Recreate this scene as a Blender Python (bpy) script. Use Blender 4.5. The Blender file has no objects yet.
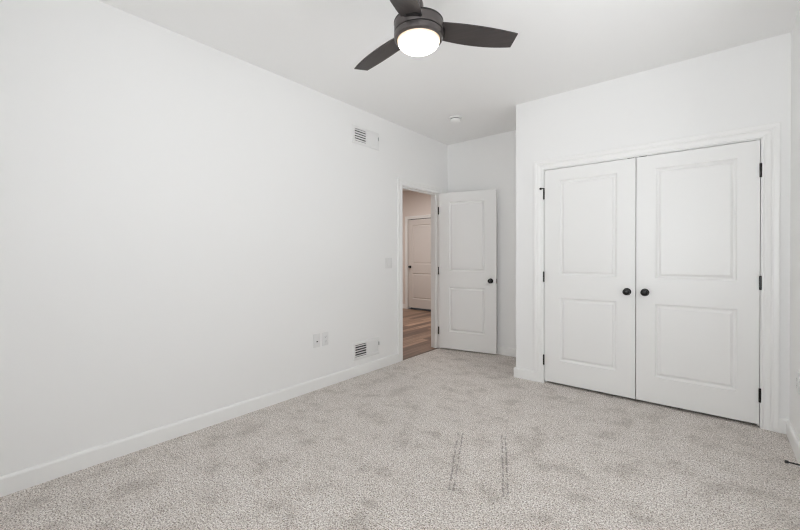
import bpy, bmesh, math
from mathutils import Vector, Matrix

PI = math.pi
S = bpy.context.scene
C = S.collection

# ------------------------------------------------------------------ camera
cam_d = bpy.data.cameras.new('camera')
cam = bpy.data.objects.new('camera', cam_d)
C.objects.link(cam)
F_PX = 378.587
cam_d.sensor_fit = 'HORIZONTAL'
cam_d.sensor_width = 36.0
cam_d.lens = 36.0 * F_PX / 800.0
cam_d.shift_y = -(265.0 - 258.58) / 800.0
cam_d.clip_start = 0.02
yaw, pit, rol = 0.6916, -0.0066, -0.0020
fw = Vector((-math.sin(yaw) * math.cos(pit), math.cos(yaw) * math.cos(pit), math.sin(pit)))
rt = Vector((math.cos(yaw), math.sin(yaw), 0))
up = rt.cross(fw)
r2 = rt * math.cos(rol) + up * math.sin(rol)
u2 = -rt * math.sin(rol) + up * math.cos(rol)
cam.matrix_world = Matrix(((r2.x, u2.x, -fw.x, 2.8103), (r2.y, u2.y, -fw.y, 0.0),
                           (r2.z, u2.z, -fw.z, 1.2246), (0, 0, 0, 1)))
S.camera = cam

# ------------------------------------------------------------------ world, light, exposure
SKY_STRENGTH = 4.55
GROUND = (1.88, 1.935, 2.00)
SKY = (0.80, 0.84, 0.88)
GLOBE = 11.0
HALL_W = 33.0
S.view_settings.view_transform = 'Standard'
S.view_settings.look = 'None'
S.view_settings.gamma = 1.0
S.view_settings.use_curve_mapping = False
S.view_settings.exposure = 0.0
S.cycles.use_denoising = True
S.cycles.denoising_prefilter = 'NONE'
S.cycles.pixel_filter_type = 'BLACKMAN_HARRIS'
S.cycles.filter_width = 1.2
S.cycles.max_bounces = 14
S.cycles.diffuse_bounces = 12
S.cycles.glossy_bounces = 4
S.cycles.caustics_reflective = False
S.cycles.caustics_refractive = False
S.cycles.sample_clamp_indirect = 6.0

wd = bpy.data.worlds.new('daylight')
S.world = wd
wd.use_nodes = True
nt = wd.node_tree
nt.nodes.clear()
wo = nt.nodes.new('ShaderNodeOutputWorld')
bg = nt.nodes.new('ShaderNodeBackground')
tc = nt.nodes.new('ShaderNodeTexCoord')
sp = nt.nodes.new('ShaderNodeSeparateXYZ')
mr = nt.nodes.new('ShaderNodeMapRange')
mr.inputs['From Min'].default_value = -0.25
mr.inputs['From Max'].default_value = 0.25
cr = nt.nodes.new('ShaderNodeValToRGB')
cr.color_ramp.elements[0].color = (*GROUND, 1)      # ground outside, made brighter than the sky to light the ceiling
cr.color_ramp.elements[1].color = (*SKY, 1)       # overcast sky
nt.links.new(tc.outputs['Generated'], sp.inputs[0])
nt.links.new(sp.outputs['Z'], mr.inputs['Value'])
nt.links.new(mr.outputs[0], cr.inputs[0])
nt.links.new(cr.outputs[0], bg.inputs['Color'])
bg.inputs['Strength'].default_value = SKY_STRENGTH
nt.links.new(bg.outputs[0], wo.inputs[0])

# room numbers (metres): x from the left wall, y towards the closet wall
W, H = 3.214, 2.743          # width, ceiling
YC = 3.690                   # closet wall
YB = 4.420                   # alcove back wall
XA = 1.2736                  # closet wall's free corner
Y0 = -0.46                   # wall behind the camera
T = 0.12                     # wall thickness
DOOR_N, DOOR_F, DOOR_T = 3.4417, 4.1997, 2.045    # bedroom doorway in the left wall
CL, CR, CT = 1.5557, 3.067, 2.046                 # closet opening
WIN_A, WIN_B, WIN_LO, WIN_HI = 1.70, 3.00, 0.62, 2.20   # window behind the camera
RWA, RWB = 1.93, 2.50   # unseen window added in the right wall, sized to balance the light
HY = 6.9                     # hall end wall
HX = -3.6                    # hall far side

for size, loc, rot in ((WIN_B - WIN_A, ((WIN_A + WIN_B) / 2, Y0 - T - 0.01, (WIN_LO + WIN_HI) / 2), (PI / 2, 0, 0)),
                       (RWB - RWA, (W + T + 0.01, (RWA + RWB) / 2, (WIN_LO + WIN_HI) / 2), (PI / 2, 0, PI / 2))):
    pd = bpy.data.lights.new('window_portal', 'AREA')
    pd.shape = 'RECTANGLE'
    pd.size = size
    pd.size_y = WIN_HI - WIN_LO
    pd.cycles.is_portal = True
    po = bpy.data.objects.new('window_portal', pd)
    C.objects.link(po)
    po.location = loc
    po.rotation_euler = rot

hl = bpy.data.lights.new('hall_fill_light', 'AREA')  # unseen fill light added to brighten the hall, no fixture
hl.shape = 'DISK'
hl.size = 0.35
hl.energy = HALL_W
hl.color = (1.0, 0.965, 0.94)
ho = bpy.data.objects.new('hall_fill_light', hl)
C.objects.link(ho)
ho.location = (-1.9, 5.3, H - 0.03)


# ------------------------------------------------------------------ materials
def new_mat(name):
    m = bpy.data.materials.new(name)
    m.use_nodes = True
    n = m.node_tree
    return m, n, n.nodes['Principled BSDF']


def noise_bump(n, b, scale, strength, dist=0.001, detail=4, prev=None):
    t = n.nodes.new('ShaderNodeTexCoord')
    z = n.nodes.new('ShaderNodeTexNoise')
    z.inputs['Scale'].default_value = scale
    z.inputs['Detail'].default_value = detail
    u = n.nodes.new('ShaderNodeBump')
    u.inputs['Strength'].default_value = strength
    u.inputs['Distance'].default_value = dist
    n.links.new(t.outputs['Object'], z.inputs['Vector'])
    n.links.new(z.outputs['Fac'], u.inputs['Height'])
    if prev:
        n.links.new(prev.outputs[0], u.inputs['Normal'])
    n.links.new(u.outputs[0], b.inputs['Normal'])
    return z, u


def simple(name, col, rough, metal=0.0, bump=None, spec=0.5):
    m, n, b = new_mat(name)
    b.inputs['Base Color'].default_value = (*col, 1)
    b.inputs['Roughness'].default_value = rough
    b.inputs['Metallic'].default_value = metal
    b.inputs['Specular IOR Level'].default_value = spec
    if bump:
        noise_bump(n, b, *bump)
    return m


M_WALL = simple('wall_paint', (0.86, 0.86, 0.855), 0.62, bump=(260, 0.10, 0.0006))
M_CEIL = simple('ceiling_paint', (0.88, 0.88, 0.875), 0.85, bump=(200, 0.10, 0.0006))
M_TRIM = simple('trim_paint', (0.87, 0.87, 0.86), 0.30, bump=(60, 0.008, 0.0004))
M_DOOR = simple('door_paint', (0.86, 0.86, 0.85), 0.34, bump=(90, 0.012, 0.0004))
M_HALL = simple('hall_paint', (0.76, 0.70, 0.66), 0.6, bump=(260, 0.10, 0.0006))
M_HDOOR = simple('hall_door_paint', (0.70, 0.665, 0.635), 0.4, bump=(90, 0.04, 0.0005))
M_BLACK = simple('black_bronze', (0.006, 0.0055, 0.005), 0.22, metal=0.0, bump=(300, 0.03, 0.0004), spec=0.5)
M_BRONZE = simple('fan_bronze', (0.125, 0.112, 0.108), 0.32, metal=0.75, bump=(240, 0.04, 0.0004))
M_GROOVE = simple('fan_black', (0.010, 0.009, 0.009), 0.45, bump=(240, 0.04, 0.0004))
M_PLASTIC = simple('white_plastic', (0.87, 0.87, 0.86), 0.38, bump=(200, 0.02, 0.0003))
M_PLATE = simple('plate_plastic', (0.77, 0.77, 0.765), 0.38, bump=(200, 0.02, 0.0003))
M_METAL = simple('white_enamel', (0.80, 0.80, 0.795), 0.40, bump=(200, 0.02, 0.0003))
M_DARK = simple('dark_fill', (0.05, 0.05, 0.05), 0.8, bump=(80, 0.05, 0.0005))  # dark colour standing in for shade inside vents, slots and gaps
M_RUBBER = simple('black_rubber', (0.010, 0.010, 0.010), 0.6, bump=(200, 0.05, 0.0004))


def carpet_mat():
    m, n, b = new_mat('cut_pile_carpet')
    L = n.links.new
    tcn = n.nodes.new('ShaderNodeTexCoord')

    def noise(scale, detail, rough=0.5):
        z = n.nodes.new('ShaderNodeTexNoise')
        z.inputs['Scale'].default_value = scale
        z.inputs['Detail'].default_value = detail
        z.inputs['Roughness'].default_value = rough
        L(tcn.outputs['Object'], z.inputs['Vector'])
        return z

    def ramp(src, stops):
        r = n.nodes.new('ShaderNodeValToRGB')
        e = r.color_ramp.elements
        while len(e) < len(stops):
            e.new(0.5)
        for k, (p, c) in enumerate(stops):
            e[k].position = p
            e[k].color = (*c, 1)
        L(src, r.inputs[0])
        return r

    def mixc(kind, fac, a, bb):
        x = n.nodes.new('ShaderNodeMix')
        x.data_type = 'RGBA'
        x.blend_type = kind
        if isinstance(fac, float):
            x.inputs['Factor'].default_value = fac
        else:
            L(fac, x.inputs['Factor'])
        for k, v in ((6, a), (7, bb)):
            if isinstance(v, tuple):
                x.inputs[k].default_value = (*v, 1)
            else:
                L(v, x.inputs[k])
        return x.outputs[2]

    tuft = noise(138, 3, 0.7)                   # single yarn tufts
    fine = ramp(tuft.outputs['Fac'], [(0.36, (0.13, 0.108, 0.093)), (0.46, (0.575, 0.525, 0.485)),
                                      (0.54, (0.885, 0.84, 0.80)), (0.64, (1.0, 0.975, 0.945))])
    fleck = noise(42, 4, 0.72)
    fl = ramp(fleck.outputs['Fac'], [(0.36, (0.74, 0.70, 0.67)), (0.56, (1.0, 1.0, 1.0))])
    c1 = mixc('MULTIPLY', 0.75, fine.outputs[0], fl.outputs[0])
    lay = noise(5.5, 5, 0.62)                   # how the pile leans after being walked on
    lr = ramp(lay.outputs['Fac'], [(0.36, (0.70, 0.68, 0.655)), (0.46, (0.96, 0.95, 0.935)), (0.60, (1.06, 1.06, 1.06))])
    c2 = mixc('MULTIPLY', 0.68, c1, lr.outputs[0])

    # two pairs of dragged furniture tracks: pressed lines in the pile
    sepn = n.nodes.new('ShaderNodeSeparateXYZ')
    L(tcn.outputs['Object'], sepn.inputs[0])

    def mth(op, a, bb=None, clamp=False):
        q = n.nodes.new('ShaderNodeMath')
        q.operation = op
        q.use_clamp = clamp
        for k, v in enumerate((a, bb)):
            if v is None:
                continue
            if isinstance(v, (int, float)):
                q.inputs[k].default_value = v
            else:
                L(v, q.inputs[k])
        return q.outputs[0]

    wob = noise(14, 2)
    wv = mth('MULTIPLY', mth('SUBTRACT', wob.outputs['Fac'], 0.5), 0.012)
    total = None
    for (ax, ay, bx, by) in ((1.449, 2.278, 1.747, 1.682), (1.479, 2.285, 1.768, 1.689),
                             (1.702, 2.425, 1.995, 1.801), (1.719, 2.439, 2.019, 1.804)):
        d = Vector((bx - ax, by - ay))
        ln = d.length
        d /= ln
        along = mth('ADD', mth('MULTIPLY', mth('SUBTRACT', sepn.outputs['X'], ax), d.x),
                    mth('MULTIPLY', mth('SUBTRACT', sepn.outputs['Y'], ay), d.y))
        across = mth('ADD', mth('ADD', mth('MULTIPLY', mth('SUBTRACT', sepn.outputs['X'], ax), -d.y),
                                mth('MULTIPLY', mth('SUBTRACT', sepn.outputs['Y'], ay), d.x)), wv)
        line = mth('SUBTRACT', 1.0, mth('DIVIDE', mth('ABSOLUTE', across), 0.0085), True)
        ends = mth('MULTIPLY', mth('GREATER_THAN', along, 0.0), mth('LESS_THAN', along, ln))
        line = mth('MULTIPLY', line, ends)
        total = line if total is None else mth('MAXIMUM', total, line)
    gap = noise(38, 1)
    brk = mth('MULTIPLY', mth('SUBTRACT', gap.outputs['Fac'], 0.40), 7.0, True)
    total = mth('MULTIPLY', total, brk)
    c3 = mixc('MIX', mth('MULTIPLY', total, 0.8), c2, (0.20, 0.18, 0.165))
    L(c3, b.inputs['Base Color'])
    b.inputs['Roughness'].default_value = 0.95
    b.inputs['Specular IOR Level'].default_value = 0.1
    b.inputs['Sheen Weight'].default_value = 0.15
    hsum = mth('ADD', mth('MULTIPLY', tuft.outputs['Fac'], 1.0), mth('MULTIPLY', lay.outputs['Fac'], 1.2))
    hsum = mth('SUBTRACT', hsum, mth('MULTIPLY', total, 0.8))
    bu = n.nodes.new('ShaderNodeBump')
    bu.inputs['Strength'].default_value = 0.7
    bu.inputs['Distance'].default_value = 0.010
    L(hsum, bu.inputs['Height'])
    L(bu.outputs[0], b.inputs['Normal'])
    return m


def wood_mat():
    m, n, b = new_mat('hall_planks')
    L = n.links.new
    tcn = n.nodes.new('ShaderNodeTexCoord')
    mp = n.nodes.new('ShaderNodeMapping')
    mp.inputs['Rotation'].default_value = (0, 0, PI / 2)
    L(tcn.outputs['Object'], mp.inputs[0])
    br = n.nodes.new('ShaderNodeTexBrick')
    br.inputs['Scale'].default_value = 1.0
    br.inputs['Brick Width'].default_value = 1.3
    br.inputs['Row Height'].default_value = 0.13
    br.inputs['Mortar Size'].default_value = 0.0022
    br.inputs['Color1'].default_value = (0.50, 0.345, 0.25, 1)
    br.inputs['Color2'].default_value = (0.15, 0.09, 0.062, 1)
    br.inputs['Mortar'].default_value = (0.05, 0.03, 0.02, 1)
    L(mp.outputs[0], br.inputs['Vector'])
    m2 = n.nodes.new('ShaderNodeMapping')
    m2.inputs['Scale'].default_value = (34, 1.6, 1)
    L(tcn.outputs['Object'], m2.inputs[0])
    z = n.nodes.new('ShaderNodeTexNoise')
    z.inputs['Scale'].default_value = 1.0
    z.inputs['Detail'].default_value = 6
    L(m2.outputs[0], z.inputs['Vector'])
    r = n.nodes.new('ShaderNodeValToRGB')
    r.color_ramp.elements[0].position = 0.3
    r.color_ramp.elements[0].color = (0.55, 0.50, 0.46, 1)
    r.color_ramp.elements[1].position = 0.7
    r.color_ramp.elements[1].color = (1.25, 1.2, 1.15, 1)
    L(z.outputs['Fac'], r.inputs[0])
    x = n.nodes.new('ShaderNodeMix')
    x.data_type = 'RGBA'
    x.blend_type = 'MULTIPLY'
    x.inputs['Factor'].default_value = 1.0
    L(br.outputs['Color'], x.inputs[6])
    L(r.outputs[0], x.inputs[7])
    L(x.outputs[2], b.inputs['Base Color'])
    b.inputs['Roughness'].default_value = 0.38
    return m


def blade_mat():
    m, n, b = new_mat('dark_blade_wood')
    L = n.links.new
    tcn = n.nodes.new('ShaderNodeTexCoord')
    mp = n.nodes.new('ShaderNodeMapping')
    mp.inputs['Scale'].default_value = (6, 90, 20)
    L(tcn.outputs['Object'], mp.inputs[0])
    z = n.nodes.new('ShaderNodeTexNoise')
    z.inputs['Scale'].default_value = 1.0
    z.inputs['Detail'].default_value = 5
    L(mp.outputs[0], z.inputs['Vector'])
    r = n.nodes.new('ShaderNodeValToRGB')
    r.color_ramp.elements[0].color = (0.026, 0.022, 0.021, 1)
    r.color_ramp.elements[1].color = (0.068, 0.058, 0.056, 1)
    L(z.outputs['Fac'], r.inputs[0])
    L(r.outputs[0], b.inputs['Base Color'])
    b.inputs['Roughness'].default_value = 0.42
    return m


def globe_mat():
    m, n, b = new_mat('lit_frosted_glass')
    L = n.links.new
    tcn = n.nodes.new('ShaderNodeTexCoord')
    sx = n.nodes.new('ShaderNodeSeparateXYZ')
    L(tcn.outputs['Object'], sx.inputs[0])
    r = n.nodes.new('ShaderNodeValToRGB')        # the bulb sits low in the dome, the rim by the ring is dimmer and warmer
    mr_ = n.nodes.new('ShaderNodeMapRange')
    mr_.inputs['From Min'].default_value = -0.056
    mr_.inputs['From Max'].default_value = 0.0
    L(sx.outputs['Z'], mr_.inputs['Value'])
    e = r.color_ramp.elements
    e[0].position = 0.50
    e[0].color = (1.0, 0.90, 0.78, 1)
    e[1].position = 1.0
    e[1].color = (0.045, 0.029, 0.015, 1)
    mid = e.new(0.74)
    mid.color = (0.085, 0.068, 0.046, 1)
    L(mr_.outputs[0], r.inputs[0])
    L(r.outputs[0], b.inputs['Emission Color'])
    b.inputs['Emission Strength'].default_value = GLOBE
    b.inputs['Base Color'].default_value = (0.60, 0.57, 0.53, 1)
    b.inputs['Roughness'].default_value = 0.3
    return m


M_CARPET = carpet_mat()
M_WOOD = wood_mat()
M_BLADE = blade_mat()
M_GLOBE = globe_mat()


# ------------------------------------------------------------------ mesh helpers
def finish(name, bm, mat, parent=None, smooth=None, loc=None, rotz=0.0):
    bmesh.ops.remove_doubles(bm, verts=bm.verts, dist=1e-6)
    bmesh.ops.recalc_face_normals(bm, faces=bm.faces)
    me = bpy.data.meshes.new(name)
    bm.to_mesh(me)
    bm.free()
    me.materials.append(mat)
    if smooth is not None:
        me.polygons.foreach_set('use_smooth', [True] * len(me.polygons))
        me.set_sharp_from_angle(angle=math.radians(smooth))
    o = bpy.data.objects.new(name, me)
    C.objects.link(o)
    if parent:
        o.parent = parent
    if loc:
        o.location = loc
    o.rotation_euler = (0, 0, rotz)
    return o


def box(bm, x0, x1, y0, y1, z0, z1, bevel=0.0):
    r = bmesh.ops.create_cube(bm, size=1.0)
    vs = r['verts']
    for v in vs:
        v.co = Vector((x0 + (v.co.x + .5) * (x1 - x0), y0 + (v.co.y + .5) * (y1 - y0), z0 + (v.co.z + .5) * (z1 - z0)))
    if bevel:
        es = list({e for v in vs for e in v.link_edges})
        bmesh.ops.bevel(bm, geom=es, offset=bevel, segments=2, profile=0.5, affect='EDGES')


def boxes(lst, bevel=0.0):
    bm = bmesh.new()
    for b in lst:
        box(bm, *b, bevel=bevel)
    return bm


def lathe(bm, prof, origin=(0, 0, 0), axis='Z', n=48):
    """prof: (radius, height) along the axis; '-Y' turns the axis towards -y, 'X' towards +x, '-X' towards -x."""
    o = Vector(origin)

    def place(r, h, a):
        c, s = r * math.cos(a), r * math.sin(a)
        if axis == 'Z':
            return o + Vector((c, s, h))
        if axis == '-Y':
            return o + Vector((c, -h, s))
        if axis == 'Y':
            return o + Vector((c, h, s))
        if axis == 'X':
            return o + Vector((h, c, s))
        return o + Vector((-h, c, s))
    rings = []
    for r, h in prof:
        if r < 1e-6:
            rings.append([bm.verts.new(place(0, h, 0))])
        else:
            rings.append([bm.verts.new(place(r, h, 2 * PI * k / n)) for k in range(n)])
    for a, b in zip(rings, rings[1:]):
        for k in range(n):
            k2 = (k + 1) % n
            if len(a) == 1 and len(b) == 1:
                continue
            if len(a) == 1:
                bm.faces.new((a[0], b[k], b[k2]))
            elif len(b) == 1:
                bm.faces.new((a[k], b[0], a[k2]))
            else:
                bm.faces.new((a[k], b[k], b[k2], a[k2]))
    for ring in (rings[0], rings[-1]):
        if len(ring) > 1:
            bm.faces.new(ring)


def lathe_obj(name, prof, mat, parent=None, origin=(0, 0, 0), axis='Z', n=48, smooth=35, loc=None):
    bm = bmesh.new()
    lathe(bm, prof, origin, axis, n)
    return finish(name, bm, mat, parent, smooth, loc)


def sweep(name, path_of, prof, mat, parent=None, closed=True):
    """prof: list of (u, h); path_of(u, h) gives the mitred polyline of that profile point."""
    bm = bmesh.new()
    lines = [[bm.verts.new(p) for p in path_of(u, h)] for u, h in prof]
    m = len(lines)
    for i in range(m if closed else m - 1):
        a, b = lines[i], lines[(i + 1) % m]
        for k in range(len(a) - 1):
            bm.faces.new((a[k], a[k + 1], b[k + 1], b[k]))
    bm.faces.new([l[0] for l in lines])
    bm.faces.new([l[-1] for l in lines])
    return finish(name, bm, mat, parent)


def tag(o, label, cat, group=None, kind=None):
    o['label'] = label
    o['category'] = cat
    if group:
        o['group'] = group
    if kind:
        o['kind'] = kind
    return o


def structure(o, label, cat):
    return tag(o, label, cat, kind='structure')


def empty(name, loc, rotz=0.0):
    o = bpy.data.objects.new(name, None)
    C.objects.link(o)
    o.empty_display_size = 0.1
    o.location = loc
    o.rotation_euler = (0, 0, rotz)
    return o


# ------------------------------------------------------------------ room shell
fl = boxes([(0, W, Y0, YB, -0.10, 0.0)])
structure(finish('floor', fl, M_CARPET), 'greige speckled cut pile carpet over the bedroom floor', 'carpet')
hf = boxes([(HX, 0.0, 2.2, HY, -0.10, -0.006)])
structure(finish('floor_hall', hf, M_WOOD), 'brown wood plank floor of the hall beyond the open doorway', 'floor')
ce = boxes([(HX - T, W + T, Y0 - T, HY + .7, H, H + 0.1)])
structure(finish('ceiling', ce, M_CEIL), 'flat white painted ceiling above the fan', 'ceiling')

wl = boxes([(-T, 0, Y0 - T, DOOR_N - 0.018, -0.1, H), (-T, 0, DOOR_N - 0.018, DOOR_F + 0.018, DOOR_T + 0.018, H),
            (-T, 0, DOOR_F + 0.018, HY + T, -0.1, H)])
structure(finish('wall_left', wl, M_WALL), 'long bare white wall with two vents and the open doorway', 'wall')
wb = boxes([(0, W + T, YB, YB + T, -0.1, H)])
structure(finish('wall_back', wb, M_WALL), 'white end wall of the alcove behind the open door', 'wall')
wc = boxes([(XA, CL - 0.018, YC, YC + T, -0.0, H), (CL - 0.018, CR + 0.018, YC, YC + T, CT + 0.018, H),
            (CR + 0.018, W, YC, YC + T, 0.0, H)])
structure(finish('wall_closet', wc, M_WALL), 'white wall framing the pair of closet doors', 'wall')
ws = boxes([(XA, XA + T, YC + T, YB, 0.0, H)])
structure(finish('wall_closet_side', ws, M_WALL), 'short white return wall at the side of the closet', 'wall')
wr = boxes([(W, W + T, Y0 - T, RWA, -0.1, H), (W, W + T, RWB, YB + T, -0.1, H),
            (W, W + T, RWA, RWB, -0.1, WIN_LO), (W, W + T, RWA, RWB, WIN_HI, H)])
structure(finish('wall_right', wr, M_WALL), 'narrow strip of white wall right of the closet', 'wall')
wf = boxes([(0, WIN_A, Y0 - T, Y0, -0.1, H), (WIN_B, W, Y0 - T, Y0, -0.1, H),
            (WIN_A, WIN_B, Y0 - T, Y0, -0.1, WIN_LO), (WIN_A, WIN_B, Y0 - T, Y0, WIN_HI, H)])
structure(finish('wall_front', wf, M_WALL), 'white window wall behind the viewer', 'wall')

HDL, HDR_, HDT = -2.665, -1.85, 2.075      # hall door opening
hw = boxes([(HX, HDL - 0.012, HY, HY + T, -0.1, H), (HDL - 0.012, HDR_ + 0.012, HY, HY + T, HDT + 0.012, H),
            (HDR_ + 0.012, -T, HY, HY + T, -0.1, H)])
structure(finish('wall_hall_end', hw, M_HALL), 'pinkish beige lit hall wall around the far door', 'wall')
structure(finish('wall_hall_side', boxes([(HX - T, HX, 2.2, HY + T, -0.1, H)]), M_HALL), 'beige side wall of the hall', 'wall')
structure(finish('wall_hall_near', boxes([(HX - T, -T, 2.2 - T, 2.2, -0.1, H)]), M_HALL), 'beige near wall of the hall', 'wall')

# window behind the camera (daylight comes through it)
win = bmesh.new()
yw0, yw1 = Y0 - 0.09, Y0 - 0.04
xm = (WIN_A + WIN_B) / 2
for b in ((WIN_A, WIN_A + .05, yw0, yw1, WIN_LO, WIN_HI), (WIN_B - .05, WIN_B, yw0, yw1, WIN_LO, WIN_HI),
          (WIN_A + .05, WIN_B - .05, yw0, yw1, WIN_LO, WIN_LO + .05), (WIN_A + .05, WIN_B - .05, yw0, yw1, WIN_HI - .05, WIN_HI),
          (xm - .04, xm + .04, yw0, yw1, WIN_LO + .05, WIN_HI - .05),
          (WIN_A + .05, xm - .04, yw0, yw1, 1.43, 1.47), (xm + .04, WIN_B - .05, yw0, yw1, 1.43, 1.47)):
    box(win, *b)
win2 = bmesh.new()  # second window, out of view, added to even out the daylight
xw0, xw1, ym = W + 0.04, W + 0.09, (RWA + RWB) / 2
for b in ((xw0, xw1, RWA, RWA + .05, WIN_LO, WIN_HI), (xw0, xw1, RWB - .05, RWB, WIN_LO, WIN_HI),
          (xw0, xw1, RWA + .05, RWB - .05, WIN_LO, WIN_LO + .05), (xw0, xw1, RWA + .05, RWB - .05, WIN_HI - .05, WIN_HI),
          (xw0, xw1, ym - .04, ym + .04, WIN_LO + .05, WIN_HI - .05),
          (xw0, xw1, RWA + .05, ym - .04, 1.45, 1.49), (xw0, xw1, ym + .04, RWB - .05, 1.45, 1.49)):
    box(win2, *b)
structure(finish('added_window', win2, M_TRIM), 'unseen white double window added in the right wall to balance the light', 'window')
structure(finish('window_1', win, M_TRIM), 'white double window behind the viewer', 'window')

# ------------------------------------------------------------------ baseboards
BH, BT = 0.10, 0.0165
BP = [(0, 0), (BT, 0), (BT, BH - 0.012), (BT - 0.003, BH - 0.005), (BT - 0.008, BH), (0, BH)]   # (out of the wall, up)


def baseboard(name, label, pts, normals, mat=M_TRIM):
    """pts: floor polyline along the wall face; normals: per-point mitred outward offset."""
    def path(u, h):
        return [Vector((p[0] + nn[0] * u, p[1] + nn[1] * u, h)) for p, nn in zip(pts, normals)]
    return structure(sweep(name, path, BP, mat), label, 'baseboard')


CASE_N = DOOR_N - 0.098
baseboard('baseboard_left', 'long white baseboard under the bare left wall', [(0, Y0), (0, CASE_N)], [(1, 1), (1, 0)])
baseboard('baseboard_left_corner', 'short white baseboard behind the open door hinge', [(0, DOOR_F + 0.085), (0, YB)], [(1, 0), (1, -1)])
baseboard('baseboard_back', 'white baseboard along the alcove wall behind the open door', [(0, YB), (XA, YB)], [(1, -1), (-1, -1)])
baseboard('baseboard_closet_left', 'white baseboard wrapping the corner left of the closet', [(XA, YB), (XA, YC), (CL - 0.0962, YC)],
          [(-1, -1), (-1, -1), (0, -1)])
baseboard('baseboard_closet_right', 'short white baseboard between closet trim and right wall', [(CR + 0.0962, YC), (W, YC)], [(0, -1), (-1, -1)])
baseboard('baseboard_right', 'white baseboard under the right wall strip', [(W, YC), (W, Y0)], [(-1, -1), (-1, 1)])
baseboard('baseboard_hall', 'small white baseboard left of the far hall door', [(HX, HY), (HDL - 0.075, HY)], [(0, -1), (0, -1)])

# ------------------------------------------------------------------ casings and jambs
CP = [(0, 0), (0, .010), (.003, .012), (.010, .012), (.013, .009), (.024, .009), (.034, .012), (.042, .016), (.047, .0135),
      (.053, .0135), (.058, .0165), (.074, .0185), (.080, .0185), (.084, .0165), (.084, 0)]


def scaled(prof, w):
    k = w / prof[-1][0]
    return [(u * k, h) for u, h in prof]


def casing_y(name, label, x0, x1, top, y, w):
    def path(u, h):
        return [Vector((x0 - u, y - h, 0)), Vector((x0 - u, y - h, top + u)), Vector((x1 + u, y - h, top + u)), Vector((x1 + u, y - h, 0))]
    return structure(sweep(name, path, scaled(CP, w), M_TRIM), label, 'door trim')


def casing_x(name, label, y0, y1, top, x, w, sgn=1):
    def path(u, h):
        return [Vector((x + sgn * h, y0 - u, -0.006)), Vector((x + sgn * h, y0 - u, top + u)), Vector((x + sgn * h, y1 + u, top + u)), Vector((x + sgn * h, y1 + u, -0.006))]
    return structure(sweep(name, path, scaled(CP, w), M_TRIM), label, 'door trim')


casing_y('trim_1', 'white fluted casing around the double closet doors', CL - 0.006, CR + 0.006, CT + 0.006, YC, 0.090)
casing_x('trim_2', 'white casing around the open bedroom doorway', DOOR_N - 0.014, DOOR_F + 0.002, DOOR_T + 0.006, 0, 0.082)
casing_x('trim_3', 'white casing on the hall side of the bedroom doorway', DOOR_N - 0.006, DOOR_F + 0.006, DOOR_T + 0.006, -T, 0.080, -1)
casing_y('trim_4', 'pale casing around the far hall door', HDL - 0.004, HDR_ + 0.004, HDT + 0.004, HY, 0.065)

# jambs line the openings
structure(finish('trim_5', boxes([(CL - .018, CL, YC + .0005, YC + T, 0, CT + .018), (CR, CR + .018, YC + .0005, YC + T, 0, CT + .018),
                                  (CL, CR, YC + .0005, YC + T, CT, CT + .018),
                                  (CL, CL + .012, YC + .042, YC + .075, 0, CT), (CR - .012, CR, YC + .042, YC + .075, 0, CT),
                                  (CL + .012, CR - .012, YC + .042, YC + .075, CT - .012, CT)]), M_TRIM),
          'white jamb and stops lining the closet opening', 'door jamb')
structure(finish('trim_6', boxes([(-T, 0, DOOR_N - .018, DOOR_N, -.006, DOOR_T + .018), (-T, 0, DOOR_F, DOOR_F + .018, -.006, DOOR_T + .018),
                                  (-T, 0, DOOR_N, DOOR_F, DOOR_T, DOOR_T + .018),
                                  (-.078, -.042, DOOR_N, DOOR_N + .012, -.006, DOOR_T), (-.078, -.042, DOOR_F - .012, DOOR_F, -.006, DOOR_T),
                                  (-.078, -.042, DOOR_N + .012, DOOR_F - .012, DOOR_T - .012, DOOR_T)]), M_TRIM),
          'white jamb and stops lining the bedroom doorway', 'door jamb')
structure(finish('trim_7', boxes([(-.022, .004, DOOR_N, DOOR_F, -.010, .003)]), simple('threshold_wood', (0.13, 0.085, 0.06), 0.5, bump=(120, .05, .0005))),
          'thin dark threshold strip between carpet and hall planks', 'threshold')

# ------------------------------------------------------------------ two-panel doors
PROF = [(0, 0), (.0020, .0060), (.008, .0115), (.013, .0150), (.020, .0150), (.023, .0130), (.036, .0030)]   # (inset, depth)


def door_slab(w, z0, z1, xl, xr, zs, thick=0.035):
    """front face at y = 0 (towards -y); zs = lower panel bottom/top, upper panel bottom/top."""
    bm = bmesh.new()
    xs = [0, xl, xr, w]
    zz = [z0, zs[0], zs[1], zs[2], zs[3], z1]
    for y, sg in ((0.0, 1), (thick, -1)):
        g = {}
        for i, x in enumerate(xs):
            for k, z in enumerate(zz):
                g[i, k] = bm.verts.new((x, y, z))
        for i in range(3):
            for k in range(5):
                if i == 1 and k in (1, 3):
                    prev = [g[1, k], g[2, k], g[2, k + 1], g[1, k + 1]]
                    for ins, dep in PROF[1:]:
                        cur = [bm.verts.new((x, y + sg * dep, z)) for x, z in
                               ((xl + ins, zz[k] + ins), (xr - ins, zz[k] + ins), (xr - ins, zz[k + 1] - ins), (xl + ins, zz[k + 1] - ins))]
                        for q in range(4):
                            bm.faces.new((prev[q], prev[(q + 1) % 4], cur[(q + 1) % 4], cur[q]))
                        prev = cur
                    bm.faces.new(prev)
                else:
                    bm.faces.new((g[i, k], g[i + 1, k], g[i + 1, k + 1], g[i, k + 1]))
        if sg == 1:
            ga = g
        else:
            rim = [(i, 0) for i in range(3)] + [(3, k) for k in range(5)] + [(i, 5) for i in range(3, 0, -1)] + [(0, k) for k in range(5, 0, -1)]
            for a, b in zip(rim, rim[1:] + rim[:1]):
                bm.faces.new((ga[a], ga[b], g[b], g[a]))
    return bm


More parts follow.
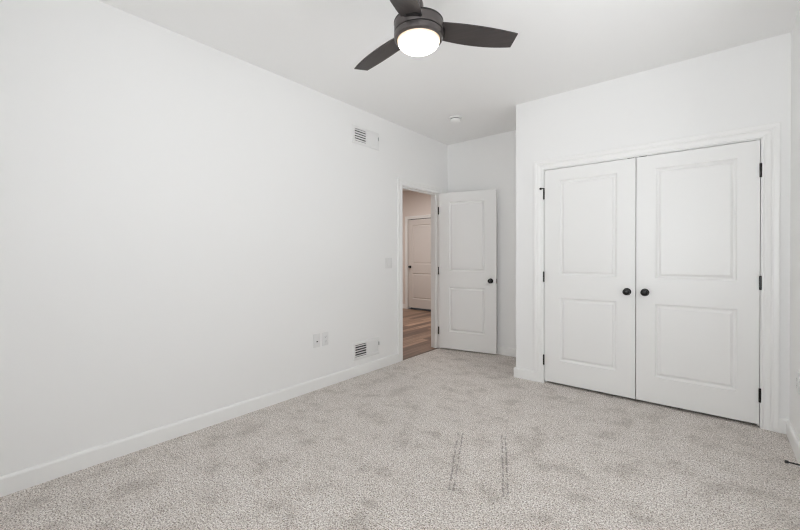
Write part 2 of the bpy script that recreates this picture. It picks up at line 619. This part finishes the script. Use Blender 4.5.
KNOB = [(.0, .0), (.0, .0), (.012, 0), (.0115, .012), (.0115, .018), (.017, .022), (.0245, .029), (.0275, .037),
        (.0265, .045), (.022, .051), (.014, .0545), (.0, .0555)]


def knob(parent, x, z, y=0.0, axis='-Y', r=1.0):
    s = -1 if axis == '-Y' else 1
    k = lathe_obj('knob', [(a * r, b * r) for a, b in KNOB[1:]], M_BLACK, parent, axis=axis, loc=(x, y + s * 0.006, z), n=40)
    lathe_obj('rosette', [(.0, 0), (.031 * r, 0), (.031 * r, .003), (.027 * r, .0065), (.0, .0065)], M_BLACK, k, axis=axis, loc=(0, -s * 0.006, 0), n=40)
    return k


def hinge(parent, x, z, y, leaf=None, stop=False):
    bm = bmesh.new()
    for k in range(5):
        lathe(bm, [(.0078, k * .018 - .045), (.0078, k * .018 - .0285)], (0, 0, 0), 'Z', 16)
    lathe(bm, [(.0066, -.047), (.0066, .047)], (0, 0, 0), 'Z', 12)
    lathe(bm, [(.0, -.0505), (.004, -.0505), (.0078, -.0475), (.0078, -.045)], (0, 0, 0), 'Z', 16)
    lathe(bm, [(.0078, .045), (.0078, .0475), (.004, .0505), (.0, .0505)], (0, 0, 0), 'Z', 16)
    if leaf:
        box(bm, *leaf)
    o = finish('hinge', bm, M_BLACK, parent, 40, (x, y, z))
    if stop:                                     # hinge-pin door stop: a small arm with a bumper
        b2 = bmesh.new()
        box(b2, -.046, .007, -.008, .004, .0505, .0595)
        lathe(b2, [(.0, 0), (.0045, 0), (.0045, .020), (.0, .020)], (-.020, -.002, .0535), '-Y', 14)
        lathe(b2, [(.0, 0), (.011, 0), (.011, .012), (.0, .012)], (-.032, -.003, .055), 'X', 14)
        finish('hinge_stop', b2, M_BLACK, o, 40)
    return o


ZS = (0.235, 0.832, 1.040, 1.932)
DT_TOP = CT - 0.005
gapc = 2.311

d2 = door_slab(gapc - .003 - (CL + .004), 0.024, DT_TOP, 0.140, 0.610, ZS)
door2 = finish('door_2', d2, M_DOOR, loc=(CL + .004, YC + .001, 0))
structure(door2, 'left leaf of the white two panel closet doors', 'door')
w2 = gapc - .003 - (CL + .004)
knob(door2, 2.248 - CL - .004, 0.920)
for z, st in ((1.815, True), (1.024, False), (0.225, False)):
    hinge(door2, -.0065, z, -.006, stop=st)
finish('ball_catch', boxes([(w2 - .060, w2 - .012, .002, .030, DT_TOP, DT_TOP + .0045)]), M_BLACK, door2)

w3 = (CR - .004) - (gapc + .003)
d3 = door_slab(w3, 0.024, DT_TOP, 0.134, 0.628, ZS)
door3 = finish('door_3', d3, M_DOOR, loc=(gapc + .003, YC + .001, 0))
structure(door3, 'right leaf of the white two panel closet doors', 'door')
knob(door3, 2.376 - gapc - .003, 0.922)
for z in (1.826, 1.030, 0.232):
    hinge(door3, w3 + .0035, z, -.006)
finish('ball_catch', boxes([(.018, .072, .002, .030, DT_TOP, DT_TOP + .0045)]), M_BLACK, door3)

DANG = 0.2064
d1 = door_slab(0.748, 0.018, 2.044, 0.138, 0.610, (0.240, 0.822, 1.028, 1.926))
door1 = finish('door_1', d1, M_DOOR, loc=(0.0265, 4.1714, 0), rotz=DANG)
structure(door1, 'white two panel bedroom door standing open in the alcove', 'door')
knob(door1, 0.682, 0.916)
knob(door1, 0.682, 0.916, 0.035, 'Y')
finish('latch_plate', boxes([(.748, .7495, .006, .029, .888, .944)]), M_BLACK, door1)
for z in (1.820, 1.030, 0.243):
    hinge(door1, -.010, z, .004)

d4 = door_slab(HDR_ - HDL - .008, 0.036, HDT - .012, 0.125, 0.68, (0.24, 0.83, 1.04, 1.94))
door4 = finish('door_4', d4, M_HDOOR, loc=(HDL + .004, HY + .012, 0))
structure(door4, 'closed pale two panel door at the end of the hall', 'door')
knob(door4, 0.06, 0.975)
structure(finish('hall_leak_block', boxes([(HX - T, -T, HY + .5, HY + .6, -.1, H)]), M_DARK), 'added dark panel blocking light behind the far hall door', 'wall')  # added dark panel, stops world light leaking round the hall door
structure(finish('hall_leak_block_floor', boxes([(HX - T, -T, HY, HY + .6, -.12, -.1 + .094)]), M_DARK), 'added dark panel blocking light under the far hall door', 'floor')  # unseen dark panel, closes the gap below the hall door

# ------------------------------------------------------------------ ceiling fan
FX, FY = 1.6168, 1.5976
fan = tag(empty('ceiling_fan', (FX, FY, H)), 'dark bronze three blade ceiling fan with a lit frosted dome', 'ceiling fan')


def fz(z):
    return z - H


def mz(z):
    return z - H - .008


lathe_obj('canopy', [(.0, 0), (.068, 0), (.068, -.012), (.060, -.040), (.036, -.060), (.0, -.060)], M_BRONZE, fan)
lathe_obj('downrod', [(.0, -.058), (.0125, -.058), (.0125, fz(2.49)), (.0, fz(2.49))], M_BRONZE, fan, n=24)
lathe_obj('coupling', [(.0, mz(2.565)), (.021, mz(2.565)), (.025, mz(2.555)), (.030, mz(2.50)), (.034, mz(2.475)), (.070, mz(2.462)), (.0, mz(2.462))], M_BRONZE, fan, n=32)
mh = lathe_obj('motor_housing', [(.0, mz(2.460)), (.118, mz(2.460)), (.127, mz(2.456)), (.1280, mz(2.451)), (.1280, mz(2.402)), (.127, mz(2.400)), (.0, mz(2.400))],
               M_BRONZE, fan, n=72)
lathe_obj('rim_band', [(.1270, mz(2.4535)), (.1296, mz(2.4535)), (.1296, mz(2.4470)), (.1270, mz(2.4470))], M_GROOVE, mh, n=72)
lathe_obj('shadow_groove', [(.0, mz(2.4005)), (.1215, mz(2.4005)), (.1215, mz(2.3915)), (.0, mz(2.3915))], M_GROOVE, mh, n=72)
lathe_obj('light_ring', [(.0, mz(2.392)), (.1290, mz(2.392)), (.1290, mz(2.388)), (.1285, mz(2.376)), (.1265, mz(2.366)), (.1175, mz(2.3585)), (.1135, mz(2.359)), (.1135, mz(2.364)), (.0, mz(2.364))],
          M_BRONZE, fan, n=72)
dome = []
for k in range(0, 15):
    a = k / 14 * PI / 2
    dome.append((.1115 * math.cos(a) ** 0.85 if k < 14 else 0.0, -.056 * math.sin(a)))
lathe_obj('light_dome', [(.0, 0.001)] + [(.1115, 0.001)] + dome, M_GLOBE, fan, n=72, smooth=60, loc=(0, 0, mz(2.3615)))

def edge_a(r):
    q = r - .3
    return 0.0718 + 0.4958 * q + 0.3561 * q * q


def edge_b(r):
    q = r - .3
    return 0.2244 + 0.4237 * q - 0.632 * q * q


def prism(out, lo, hi):
    bm = bmesh.new()
    top = [bm.verts.new((r, s, hi)) for r, s in out]
    bot = [bm.verts.new((r, s, lo)) for r, s in out]
    bm.faces.new(top)
    bm.faces.new(bot[::-1])
    for k in range(len(out)):
        k2 = (k + 1) % len(out)
        bm.faces.new((top[k], bot[k], bot[k2], top[k2]))
    return bm


NB = 14
BLADE = [(r, edge_a(r)) for r in [.09 + (.503 - .09) * k / NB for k in range(NB + 1)]]
BLADE += [(r, edge_b(r)) for r in [.464 + (.068 - .464) * k / NB for k in range(NB + 1)]]
BPITCH, BCONE, BPHI = -0.1854, 0.0633, 0.426
for k in range(3):
    th = BPHI + k * 2 * PI / 3
    er = Vector((math.cos(th) * math.cos(BCONE), math.sin(th) * math.cos(BCONE), math.sin(BCONE)))
    et = Vector((-math.sin(th) * math.cos(BPITCH), math.cos(th) * math.cos(BPITCH), math.sin(BPITCH)))
    en = er.cross(et).normalized()
    et = en.cross(er)
    b = finish('blade', prism(BLADE, -.003, .003), M_BLADE, fan)
    b.matrix_local = Matrix(((er.x, et.x, en.x, 0), (er.y, et.y, en.y, 0), (er.z, et.z, en.z, fz(2.418)), (0, 0, 0, 1)))
    finish('blade_bracket', prism([(.070, -.006), (.120, .002), (.134, .040), (.122, .094), (.100, .110), (.056, .078)], -.0085, -.0031), M_GROOVE, b)

# ------------------------------------------------------------------ smoke detector
sd = tag(empty('smoke_detector', (0.620, 3.605, H)), 'small round white smoke detector on the ceiling near the doorway', 'smoke detector')
lathe_obj('base', [(.0, 0), (.068, 0), (.071, -.012), (.068, -.015), (.0, -.015)], M_PLASTIC, sd)
lathe_obj('gap_ring', [(.0, -.015), (.056, -.015), (.056, -.022), (.0, -.022)], M_DARK, sd)
sb = lathe_obj('cover', [(.0, -.022), (.061, -.022), (.060, -.034), (.050, -.047), (.032, -.053), (.0, -.054)], M_PLASTIC, sd)
lathe_obj('test_button', [(.0, -.050), (.010, -.050), (.010, -.0555), (.0, -.056)], M_PLASTIC, sb, n=24)


# ------------------------------------------------------------------ vents on the left wall
def vent(loc, label):
    """register on the wall face x = 0: frame, fins of two halves, closing lever; y along the wall, z up from its middle."""
    v = tag(empty('wall_vent', loc), label, 'vent', 'two way air registers on the left wall')
    hw_, hh = 0.195, 0.091
    iw, ih = 0.167, 0.063
    bm = bmesh.new()

    def pth(u, h):
        return [Vector((h, -iw - u, -ih - u)), Vector((h, iw + u, -ih - u)), Vector((h, iw + u, ih + u)), Vector((h, -iw - u, ih + u)), Vector((h, -iw - u, -ih - u))]
    prof = [(0, -.004), (0, .008), (.004, .009), (.022, .008), (.0295, .004), (.0295, 0.0005), (.004, .0005)]
    lines = [[bm.verts.new(p) for p in pth(u, h)[:4]] for u, h in prof]
    for i in range(len(lines)):
        a, b = lines[i], lines[(i + 1) % len(lines)]
        for q in range(4):
            bm.faces.new((a[q], a[(q + 1) % 4], b[(q + 1) % 4], b[q]))
    box(bm, 0.001, .008, -.006, .006, -ih, ih)
    finish('frame', bm, M_METAL, v)
    finish('duct_shade', boxes([(0.0004, 0.0010, -iw, iw, -ih, ih)]), M_DARK, v)  # flat dark sheet, the shade of the duct depth put into its colour
    # left half: level fins standing open; right half: upright fins turned shut
    n = 5
    for k in range(n):
        z = -ih + (k + .5) * 2 * ih / n
        fb = bmesh.new()
        prof_ = [(.0015, z - .0060), (.0030, z - .0070), (.0078, z + .0040), (.0078, z + .0062)]
        a = [fb.verts.new((x, -iw, zz)) for x, zz in prof_]
        b = [fb.verts.new((x, -.006, zz)) for x, zz in prof_]
        fb.faces.new(a)
        fb.faces.new(b[::-1])
        for q in range(4):
            fb.faces.new((a[q], a[(q + 1) % 4], b[(q + 1) % 4], b[q]))
        finish('fin', fb, M_METAL, v)
    n = 12
    st = (iw - .006) / n
    for k in range(n):
        y = .006 + k * st
        fb = bmesh.new()
        prof_ = [(.0012, y), (.0022, y), (.0062, y + st * 1.12), (.0052, y + st * 1.12)]
        a = [fb.verts.new((x, yy, -ih)) for x, yy in prof_]
        b = [fb.verts.new((x, yy, ih)) for x, yy in prof_]
        fb.faces.new(a)
        fb.faces.new(b[::-1])
        for q in range(4):
            fb.faces.new((a[q], a[(q + 1) % 4], b[(q + 1) % 4], b[q]))
        finish('shut_fin', fb, M_METAL, v)
    finish('lever', boxes([(.007, .020, iw + .007, iw + .012, .008, .044)], .001), simple('lever_grey', (.45, .45, .45), .5, bump=(200, .03, .0003)), v)
    return v


vent((0.0, 2.838, 2.464), 'white air vent high on the left wall near the ceiling')
vent((0.0, 2.838, 0.254), 'white air vent low on the left wall above the baseboard')


# ------------------------------------------------------------------ plates
def plate(parent, w, h, t=.0055):
    bm = bmesh.new()
    box(bm, 0, t, -w / 2, w / 2, -h / 2, h / 2, bevel=.002)
    return finish('plate', bm, M_PLATE, parent, 30)


def duplex(loc, label, rotz=0.0):
    o = tag(empty('wall_outlet', loc, rotz), label, 'outlet')
    plate(o, .072, .125)
    for z in (-.021, .021):
        bm = bmesh.new()
        box(bm, .004, .0085, -.017, .017, z - .0145, z + .0145, bevel=.002)
        r = finish('receptacle', bm, M_PLATE, o, 30)
        finish('slot', boxes([(.0084, .0088, -.0075, -.0055, z - .002, z + .007)]), M_DARK, r)
        finish('slot', boxes([(.0084, .0088, .0055, .0075, z - .002, z + .007)]), M_DARK, r)
        bm = bmesh.new()
        lathe(bm, [(.0, .0083), (.0024, .0083), (.0024, .0089), (.0, .0089)], (0, 0, z - .008), 'X', 14)
        finish('ground_hole', bm, M_DARK, r)
    bm = bmesh.new()
    lathe(bm, [(.0, .005), (.003, .005), (.0025, .0065), (.0, .0066)], (0, 0, 0), 'X', 14)
    finish('screw', bm, M_METAL, o)
    return o


duplex((0, 2.2875, .449), 'white duplex outlet right of the cable plate on the left wall')
duplex((W, 3.330, .445), 'white duplex outlet on the right wall at the frame edge', PI)
cp = tag(empty('cable_plate', (0, 2.188, .449)), 'white cable jack plate with one dark port, left of the outlet', 'wall plate')
plate(cp, .072, .125)
jk = bmesh.new()
box(jk, .005, .0072, -.012, .012, -.018, .006, bevel=.001)
j = finish('jack', jk, M_PLATE, cp)
finish('port', boxes([(.0071, .0078, -.0065, .0095, -.014, -.004)]), M_DARK, j)

sw = tag(empty('light_switch', (0, 3.187, 1.146)), 'white double light switch plate left of the open doorway', 'light switch')
plate(sw, .118, .118)
for y in (-.023, .023):
    bm = bmesh.new()
    pr_ = [(.004, -.033), (.0070, -.033), (.0095, .033), (.004, .033)]
    a = [bm.verts.new((x, y - .0165, z)) for x, z in pr_]
    b = [bm.verts.new((x, y + .0165, z)) for x, z in pr_]
    bm.faces.new(a)
    bm.faces.new(b[::-1])
    for q in range(4):
        bm.faces.new((a[q], a[(q + 1) % 4], b[(q + 1) % 4], b[q]))
    finish('rocker', bm, M_PLATE, sw)

# ------------------------------------------------------------------ door stop on the right baseboard
ds = tag(empty('door_stop', (W - BT, 3.054, .050)), 'black rod door stop sticking out of the right baseboard', 'door stop')
lathe_obj('base', [(.0, 0), (.0125, 0), (.0115, .004), (.006, .007), (.0, .007)], M_BLACK, ds, axis='-X', n=24)
lathe_obj('rod', [(.0, .006), (.0042, .006), (.0042, .062), (.0, .062)], M_BLACK, ds, axis='-X', n=20)
lathe_obj('rubber_tip', [(.0, .056), (.0075, .056), (.0085, .062), (.0080, .071), (.0, .073)], M_RUBBER, ds, axis='-X', n=24)
